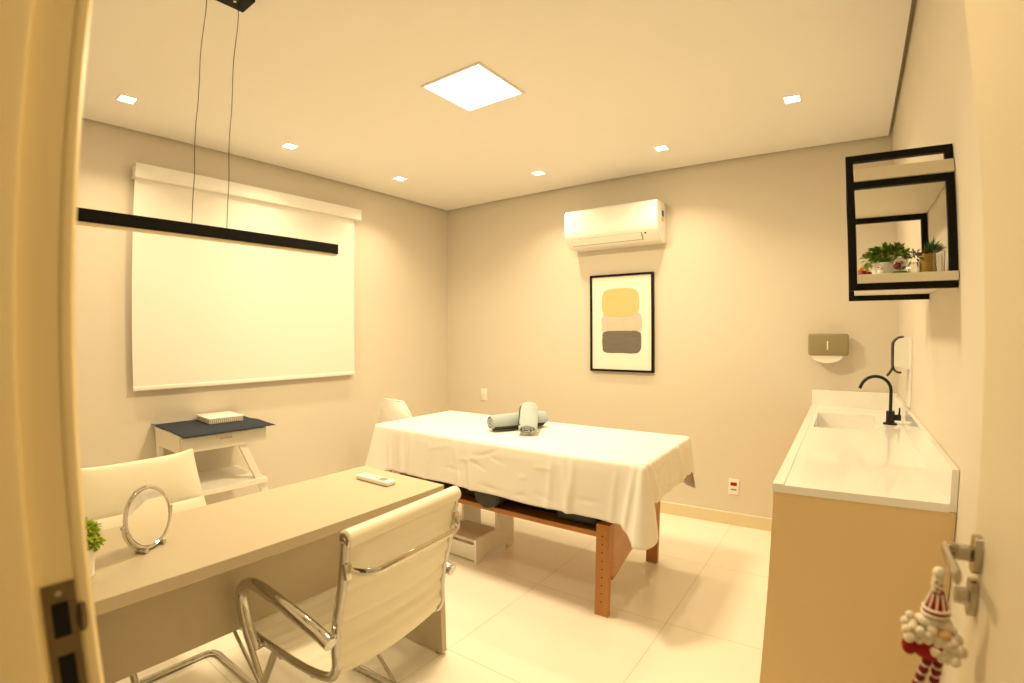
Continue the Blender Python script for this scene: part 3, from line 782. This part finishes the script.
# ------------------------------------------------------------------ massage table
BX0, BX1, BY0, BY1, BZ = .812, 2.618, 2.062, 2.785, .781
o_ = (1.715, 2.42, 0)
t = thing('massage_table', 'wooden massage table with open under shelf, covered by a white sheet', 'massage table', o_)
MB(o_).box(BX0, BX1, BY0, BY1, .700, BZ, .02, 3).build('padded_top', M['vinyl'], t)
b = MB(o_); b.box(.97, 2.46, BY0+.055, BY0+.08, .61, .70); b.box(.97, 2.46, BY1-.05, BY1-.025, .61, .70); b.build('top_rail', M['woodx'], t)
legs = [(2.386, 2.456), (.974, 1.044)]
for (x0, x1) in legs:
    for (y0, side) in ((2.072, -1), (2.766, 1)):
        lg = MB(o_).box(x0, x1, y0, y0+.030, 0, .470, .002, 1).build('leg', M['wood'], t)
        MB(o_).box(x0+.006, x1-.002, y0+.004 if side < 0 else y0-.022, y0+.052 if side < 0 else y0+.026, .30, .70, .002, 1).build('inner_post', M['wood'], lg) if False else None
        for k in range(9 if x0 > 2 else 0): MB(o_).cyl((x0+.034, y0-.0006 if side < 0 else y0+.0306, .075+.042*k), (x0+.034, y0+.001 if side < 0 else y0+.029, .075+.042*k), .0038, 10).build('peg_hole', M['dark'], lg)
        ys = (y0+.030, y0+.055) if side < 0 else (y0-.025, y0)
        MB(o_).box(x0+.010, x1, ys[0], ys[1], .20, .70, .002, 1).build('inner_post', M['wood'], lg)
for x0 in (2.436, .976):
    pts = [(2.128, .70), (2.128, .175)]
    for k in range(25):
        u = k/24; y = 2.128+(2.74-2.128)*u
        pts.append((y, .172+.075*math.sin(PI*u)**1.3))
    pts.append((2.74, .70))
    pn = MB(o_).prism(pts[0:1]+pts[2:], 'X', x0, x0+.018).build('end_panel', M['wood2'], t)
    for k in range(4 if x0 > 2 else 0): MB(o_).lathe([(.0045, 0), (.0045, .002), (.0001, .003)], (x0+.018, 2.14, .235+.055*k), 10, 'X').build('screw', M['steel'], pn)
b = MB(o_); b.box(1.046, 2.384, 2.085, 2.755, .404, .420, .001, 1); b.box(1.046, 2.384, 2.080, 2.098, .398, .424, .001, 1); b.build('under_shelf', M['woodx'], t)
MB(o_).box(1.046, 2.384, 2.745, 2.765, .42, .60, .001, 1).build('back_board', M['woodx'], t)

# cushions on the shelf
def bolster(name, x, r, y0, y1, z, m, label, cat, sc=1.0):
    o_ = (x, (y0+y1)/2, z)
    n = 28; pts = [(x+r*math.cos(2*PI*k/n), z+r*sc*(1+math.sin(2*PI*k/n))) for k in range(n)]
    b = MB(o_); b.prism(pts, 'Y', y0, y1)
    bmesh.ops.bevel(b.bm, geom=[e for e in b.bm.edges if abs(e.verts[0].co.y-e.verts[1].co.y) < 1e-6], offset=.012, segments=3, affect='EDGES')
    return tag(b.build(name, m, None, 50), label, cat, 'dark cushions on the massage table shelf')
bolster('bolster', 1.735, .085, 2.045, 2.60, .4245, M['greyv'], 'round charcoal bolster poking out from the under shelf', 'cushion', .75)
def pad(x0, x1, y0, y1, z0, z1, m, label, bev=.03):
    o_ = ((x0+x1)/2, (y0+y1)/2, z0)
    tag(MB(o_).box(x0, x1, y0, y1, z0, z1, bev, 4).build('cushion', m, None, 60), label, 'cushion', 'dark cushions on the massage table shelf')
pad(1.835, 2.12, 2.16, 2.66, .425, .555, M['vinyl'], 'long black cushion right of the bolster on the under shelf')
pad(2.135, 2.375, 2.11, 2.62, .425, .565, M['greyv'], 'charcoal cushion beside the front leg on the under shelf')
pad(1.50, 1.635, 2.13, 2.62, .425, .570, M['vinyl'], 'black cushion left of the bolster on the under shelf')

# white sheet
def sheet():
    o_ = (1.715, 2.42, BZ)
    b = MB(o_)
    x0, x1, y0, y1, zt, r = .804, 2.626, 2.054, 2.793, .787, .016
    per = []           # (x, y, nx, ny, drop, flare)
    def edge(ax, ay, bx, by, nx, ny, n):
        for k in range(n):
            u = k/n; per.append([ax+(bx-ax)*u, ay+(by-ay)*u, nx, ny])
    def corner(cx, cy, a0, n):
        for k in range(n):
            a = a0+PI/2*k/n; per.append([cx+r*math.cos(a), cy+r*math.sin(a), math.cos(a), math.sin(a)])
    edge(x0+r, y0, x1-r, y0, 0, -1, 260); corner(x1-r, y0+r, -PI/2, 16)
    edge(x1, y0+r, x1, y1-r, 1, 0, 110); corner(x1-r, y1-r, 0, 16)
    edge(x1-r, y1, x0+r, y1, 0, 1, 120); corner(x0+r, y1-r, PI/2, 16)
    edge(x0, y1-r, x0, y0+r, -1, 0, 64); corner(x0+r, y0+r, PI, 16)
    cs = {'fr': Vector((x1, y0)), 'br': Vector((x1, y1)), 'fl': Vector((x0, y0)), 'bl': Vector((x0, y1))}
    tip = {'fr': (.355, .058, .055), 'br': (.300, .026, .045), 'fl': (.42, .10, .09), 'bl': (.36, .06, .08)}   # drop, flare, reach
    rows = 30
    rp = random.Random(19); tot = 2*(x1-x0+y1-y0)
    pleats = [(rp.uniform(0, tot), rp.uniform(.010, .030), rp.uniform(.004, .012)*(1 if rp.random() < .8 else -1), rp.uniform(-.05, .05)) for _ in range(44)]
    cs_ = x1-x0-2*r
    pleats += [(cs_-.030, .012, .012, -.03), (cs_+.004, .008, .016, .0), (cs_+.045, .012, -.012, .03), (cs_+.080, .016, .010, .05)]
    creases = [(rp.uniform(0, tot), rp.uniform(.15, .9), rp.uniform(.03, .10), rp.uniform(-.004, .004), rp.uniform(-1.5, 1.5)) for _ in range(60)]
    pts = []
    for (x, y, nx, ny) in per:
        p = Vector((x, y))
        if abs(ny) > abs(nx): drop = .268 if ny < 0 else .26
        else: drop = .185 if nx > 0 else .30
        if abs(nx*ny) > 1e-6:
            w_ = abs(ny)/(abs(nx)+abs(ny)); drop = (.268 if ny < 0 else .26)*w_+(.185 if nx > 0 else .30)*(1-w_)
        fl = .012
        if ny < -.7: drop += -.014*max(0, 1-(x-x0)/.9)+.022*max(0, 1-(x1-x)/.22)
        for k, c in cs.items():
            d = (p-c).length; tl, tf, rc = tip[k]
            if abs(nx) > abs(ny) and k in ('fr', 'br'): rc *= .62
            g = max(0, 1-d/(rc*2.2)); g = g*g*(3-2*g)
            g2 = g**1.7; drop = drop*(1-g2)+tl*g2; fl = fl*(1-g)+tf*g
        pts.append((x, y, nx, ny, drop, fl))
    n = len(pts); s = 0; arc = [0]
    for i in range(1, n): arc.append(arc[-1]+math.hypot(per[i][0]-per[i-1][0], per[i][1]-per[i-1][1]))
    def fn(i, j):
        x, y, nx, ny, drop, fl = pts[i]
        if j == 0: return Vector((x-nx*.03, y-ny*.03, zt))
        if j == 1: return Vector((x-nx*.010, y-ny*.010, zt-.0012))
        if j == 2: return Vector((x-nx*.002, y-ny*.002, zt-.006))
        t_ = (j-2)/(rows-3)
        s_ = arc[i]
        fold = .003*math.sin(s_*5+1.0)*t_+.0025*noise.noise(Vector((s_*5, t_*1.5, 3.1)))*min(1, t_*2)
        for (sc, wd, am, tl) in pleats:
            q = (s_-sc-tl*t_)/wd
            if abs(q) < 3: fold += am*math.exp(-q*q)*min(1, .25+t_*1.1)
        crs = 0
        for (sc, tc, ln, am, sl) in creases:
            q = (t_-tc-sl*(s_-sc))/.03; w_ = (s_-sc)/ln
            if abs(q) < 3 and abs(w_) < 1: crs += am*math.exp(-q*q)*(1-w_*w_)
        out = fl*t_**1.15+.004*min(1, t_*6)+fold+crs+.006*t_
        out = max(out, -.002)
        hem = drop*(1+.012*math.sin(s_*6.1)+.008*math.sin(s_*17))
        return Vector((x+nx*out, y+ny*out, zt-.008-hem*t_))
    vs = b.grid(fn, n, rows, close_u=True)
    b.bm.faces.new([vs[i][0] for i in range(n)])
    o = b.build('bed_sheet', M['sheet'], None, 80)
    tag(o, 'white cotton sheet draped over the massage table', 'sheet')
    md = o.modifiers.new('thickness', 'SOLIDIFY'); md.thickness = .0016; md.offset = 1
sheet()
TT = .790
# rolled towels: a spiral of cloth
def rolled_towel(label, p0, p1, rx, rz, loc):
    p0 = Vector(p0); p1 = Vector(p1); ax = (p1-p0).normalized()
    zz = Vector((0, 0, 1)); zz = (zz-ax*zz.dot(ax)).normalized(); sd = ax.cross(zz)
    t = thing('rolled_towel', label, 'towel', loc, 0, 'rolled grey towels on the sheet')
    turns = 2.6; n = 150; th = .0085
    def sp(k, out):
        u = k/(n-1); a = -2*PI*turns*u+PI*1.1
        rr = (.10+.90*u)
        ex = -th/2 if not out else th/2
        return sd*math.cos(a)*(rx*rr+ex)+zz*math.sin(a)*(rz*rr+ex)
    b = MB(loc); prev = None; first = None
    ends = []
    for e in range(9):
        u = e/8; c = p0.lerp(p1, u); k_ = 1-.10*(abs(2*u-1))**8
        ring = [b.bm.verts.new(c+sp(k, True)*k_) for k in range(n)]+[b.bm.verts.new(c+sp(k, False)*k_) for k in range(n-1, -1, -1)]
        if prev:
            m_ = len(ring)
            for i in range(m_): b.bm.faces.new((prev[i], prev[(i+1) % m_], ring[(i+1) % m_], ring[i]))
        ends.append(ring); prev = ring
    for ring in (ends[0], ends[-1]):
        for i in range(n-1): b.bm.faces.new((ring[i], ring[i+1], ring[2*n-2-i], ring[2*n-1-i]))
    b.build('roll', M['towel'], t, 60)
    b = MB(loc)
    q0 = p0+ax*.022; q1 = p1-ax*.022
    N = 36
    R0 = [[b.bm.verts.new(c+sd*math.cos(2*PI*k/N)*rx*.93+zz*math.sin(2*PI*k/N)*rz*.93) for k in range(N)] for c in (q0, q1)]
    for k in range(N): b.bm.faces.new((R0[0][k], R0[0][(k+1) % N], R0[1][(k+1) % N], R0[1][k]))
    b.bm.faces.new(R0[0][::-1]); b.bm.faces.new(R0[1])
    b.build('gap_shade_core', M['towelshade'], t)  # dark core puts shade into the gaps of the spiral
rolled_towel('grey blue rolled towel lying flat with its spiral end showing', (1.580, 2.290, TT+.051), (1.752, 2.625, TT+.051), .052, .050, (1.68, 2.46, TT))
rolled_towel('grey blue rolled towel leaning across the other rolled towel', (1.837, 2.300, TT+.036), (1.722, 2.490, TT+.140), .057, .034, (1.80, 2.40, TT))

# ------------------------------------------------------------------ white shell chair behind the table end
o_ = (.37, 2.55, 0)
t = thing('shell_chair', 'white moulded chair with rounded back beyond the head of the massage table', 'chair', o_)
b = MB(o_)
sh = [(-.255, .44), (-.25, .452), (-.12, .445), (.04, .440), (.13, .450), (.175, .50), (.19, .60), (.20, .72), (.205, .79), (.205, .862)]   # (y forward negative, z)
sp_ = smooth_path([(0, y, z) for y, z in sh], 5); ns = len(sp_)
def shell(side):
    def fn(i, j):
        p = sp_[i]; u = 2*j/16-1; q = i/(ns-1)
        h_ = max(0, min(1, (p.z-.69)/.17))
        wd = (.205 if p.z > .5 or q < .5 else .2)-.095*h_**1.4
        if q > .5: wd *= .72+.28*max(0, min(1, (p.z-.50)/.2))
        dy = -.06*abs(u)**2.2*(1 if q > .35 else .2); dz = .03*abs(u)**2.5*(1 if q < .5 else 0)
        top = -.016*abs(u)**2.6*max(0, (q-.85)/.15)
        return Vector((.37+wd*u, 2.55-(p.y+dy+(.006 if side else 0))+.2, p.z+dz+top-(.006 if side else 0)))
    return fn
A = b.grid(shell(0), ns, 17); B = b.grid(shell(1), ns, 17)
for i in range(ns-1):
    for j in (0, 16): b.bm.faces.new((A[i][j], A[i+1][j], B[i+1][j], B[i][j]))
for j in range(16):
    for i in (0, ns-1): b.bm.faces.new((A[i][j], A[i][j+1], B[i][j+1], B[i][j]))
b.build('shell', M['white'], t, 50)
rim = [shell(0)(i, 0) for i in range(ns)]+[shell(0)(ns-1, j) for j in range(1, 17)]+[shell(0)(i, 16) for i in range(ns-2, -1, -1)]
MB(o_).tube(rim, .008, 10).build('rim', M['white'], t)
for sx in (-1, 1):
    for sy in (-1, 1):
        MB(o_).tube([(.37+sx*.11, 2.80+sy*.10, .435), (.37+sx*.15, 2.80+sy*.19, 0)], [.014, .010], 12).build('leg', M['wood'], t)

# ------------------------------------------------------------------ white step stool
o_ = (1.40, 2.35, 0)
t = thing('step_stool', 'white two step wooden stool under the massage table', 'step stool', o_)
qx0, qx1 = 1.265, 1.558; ya, yb_, yc = 2.174, 2.385, 2.56
for x0 in (qx0, qx1-.018):
    b = MB(o_)
    pl = [(ya, 0), (ya, .148), (yb_, .148), (yb_, .340), (yc, .340), (yc, 0), (yc-.06, 0), (yc-.075, .022), (yc-.11, .034), (ya+.11, .034), (ya+.075, .022), (ya+.06, 0)]
    b.prism(pl, 'X', x0, x0+.018); b.build('side_panel', M['whitep'], t)
MB(o_).box(qx0+.018, qx1-.018, ya+.004, yb_+.02, .128, .146).build('tread', M['tread'], t)
MB(o_).box(qx0, qx1, yb_-.008, yc+.004, .340, .356, .002, 1).build('tread', M['whitep'], t)
MB(o_).box(qx0+.018, qx1-.018, ya+.012, ya+.028, .010, .105).build('riser', M['whitep'], t)
MB(o_).box(qx0+.018, qx1-.018, yb_+.004, yb_+.020, .262, .340).build('apron', M['whitep'], t)

# ------------------------------------------------------------------ knitted Christmas doll hanging from the door handle
dx, dy = XD-.054, .760
o_ = (dx, dy, .86)
t = thing('christmas_doll', 'red and white knitted Christmas doll hanging from the door handle', 'ornament', o_)
MB(o_).tube([(XD-.043, dy-.004, HZ-.010), (dx+.006, dy, HZ-.016), (dx, dy, 1.058)], .0008, 6).build('string', M['wool'], t)
MB(o_).ball((dx, dy, 1.050), (.0082, .0082, .0085), 16, 12).build('pompom', M['wool'], t)
b = MB(o_)
b.mi = 1; b.lathe([(.0072, 0), (.0082, -.008), (.0075, -.018), (.0062, -.023)], (dx, dy, 1.045), 18)
b.mi = 0
for q_ in ((-.003, .003), (.003, .000), (-.001, -.006), (.004, -.008), (-.004, -.012)): b.ball((dx+q_[0], dy-.0072, 1.036+q_[1]), .0018, 8, 6)
b.lathe([(.0075, 0), (.0115, -.012), (.0155, -.024), (.0165, -.030), (.0001, -.030)], (dx+.001, dy, 1.024), 22)
b.mi = 1
for k in range(10):
    a = 2*PI*k/10+.2
    b.tube([(dx+.001+.0082*math.cos(a), dy+.0082*math.sin(a), 1.023), (dx+.001+.0152*math.cos(a), dy+.0152*math.sin(a), 1.0025)], .0013, 6)
b.tube([(dx+.001+.0158*math.cos(2*PI*k/24), dy+.0158*math.sin(2*PI*k/24), 1.001) for k in range(24)], .0020, 8, closed=True)
b.tube([(dx+.001+.0168*math.cos(2*PI*k/24), dy+.0168*math.sin(2*PI*k/24), .994) for k in range(24)], .0018, 8, closed=True)
b.build('hat', [M['red'], M['wool']], t)
b = MB(o_); b.ball((dx-.006, dy-.002, .983), (.0145, .014, .0095), 16, 10); b.ball((dx+.011, dy-.002, .980), (.0125, .012, .0085), 16, 10); b.build('hat_brim', M['wool'], t)
MB(o_).ball((dx+.011, dy-.013, .971), (.008, .008, .0068), 16, 12).build('face', M['skin'], t)
b = MB(o_); rnd = random.Random(11)
row = [(-.033, .967), (-.027, .974), (-.022, .966), (-.016, .973), (-.012, .961), (-.006, .968), (-.018, .958), (-.004, .957), (.002, .950), (.006, .957), (.010, .947), (.016, .952), (.021, .943), (.018, .936), (.024, .953), (.029, .946), (.025, .963), (.031, .957), (.027, .938), (-.028, .962), (.012, .939), (.033, .949), (.003, .962), (-.001, .973), (.008, .964), (.014, .958), (.005, .944)]
for a_, z_ in row:
    for lay in (0, 1):
        b.ball((dx+a_+rnd.uniform(-.002, .002), dy-.014+.022*lay+rnd.uniform(-.004, .003), z_+rnd.uniform(-.002, .002)+.004*lay), rnd.uniform(.0055, .0075), 10, 7)
b.build('curls', M['wool'], t)
b = MB(o_); b.ball((dx+.001, dy, .946), (.027, .020, .0215), 24, 16); b.build('body', M['red'], t)
MB(o_).ball((dx-.026, dy-.006, .944), (.0105, .010, .0145), 16, 10).build('arm', M['red'], t)
MB(o_).ball((dx+.024, dy-.006, .946), (.009, .010, .011), 16, 10).build('arm', M['red'], t)
for sx in (-1, 1):
    b = MB(o_)
    for k in range(5):
        xx = dx+.004+sx*.0066-(.0028*k if sx < 0 else .0008*k); zz = .922-.0125*k
        b.mi = 0; b.ball((xx, dy-.002, zz), (.0066, .0066, .0062), 12, 8)
        b.mi = 1; b.tube([(xx+.0046*math.cos(a), dy-.002+.0046*math.sin(a), zz-.0062) for a in [2*PI*i/12 for i in range(12)]], .0016, 6, closed=True)
    b.build('leg', [M['maroon'], M['wool']], t)

# ------------------------------------------------------------------ world, camera, view
w = bpy.data.worlds.new('World'); S.world = w; w.use_nodes = True
bg = w.node_tree.nodes['Background']; bg.inputs['Color'].default_value = (1, .72, .40, 1); bg.inputs['Strength'].default_value = E_WORLD

PANO = True
f_px, k1 = 501.006, 6.528e-7
yaw, pitch, roll = .61905, -.015259, -.004958
cd = bpy.data.cameras.new('camera'); cam = bpy.data.objects.new('camera', cd); COL.objects.link(cam)
cam.location = (3.4024, -.0371, 1.3702)
cam.rotation_mode = 'QUATERNION'
cam.rotation_quaternion = (Matrix.Rotation(yaw, 3, 'Z') @ Matrix.Rotation(PI/2+pitch, 3, 'X') @ Matrix.Rotation(roll, 3, 'Z')).to_quaternion()
cd.sensor_width = 36; cd.sensor_fit = 'HORIZONTAL'; cd.clip_start = .01
cd.lens = f_px/1024*36*.985
if PANO:
    # 17.6 mm wide angle lens with its barrel distortion: theta(r) of the real lens, r in mm on the sensor
    cd.type = 'PANO'; cd.panorama_type = 'FISHEYE_LENS_POLYNOMIAL'
    cd.fisheye_fov = PI
    mm = 36/1024
    # least squares fit of theta = c1 r + c2 r^2 + c3 r^3 + c4 r^4
    xs = [620*k/200 for k in range(1, 201)]; ys = [math.atan(x*(1+k1*x*x)/f_px) for x in xs]
    A = [[0]*5 for _ in range(4)]
    for x, y in zip(xs, ys):
        v = [(x/620)**p for p in (1, 2, 3, 4)]
        for i in range(4):
            for j in range(4): A[i][j] += v[i]*v[j]
            A[i][4] += v[i]*y
    for i in range(4):
        p = max(range(i, 4), key=lambda q: abs(A[q][i])); A[i], A[p] = A[p], A[i]
        for q in range(4):
            if q != i:
                fct = A[q][i]/A[i][i]
                A[q] = [a-fct*c for a, c in zip(A[q], A[i])]
    co = [A[i][4]/A[i][i]/(620*mm)**(i+1) for i in range(4)]
    cd.fisheye_polynomial_k0 = 0
    cd.fisheye_polynomial_k1, cd.fisheye_polynomial_k2, cd.fisheye_polynomial_k3, cd.fisheye_polynomial_k4 = [-c for c in co]
cd.dof.use_dof = True; cd.dof.focus_distance = 3.0; cd.dof.aperture_fstop = 3.2
S.camera = cam
S.view_settings.view_transform = 'Standard'; S.view_settings.look = 'None'
S.view_settings.exposure = 0.0; S.view_settings.gamma = 1; S.view_settings.use_curve_mapping = False
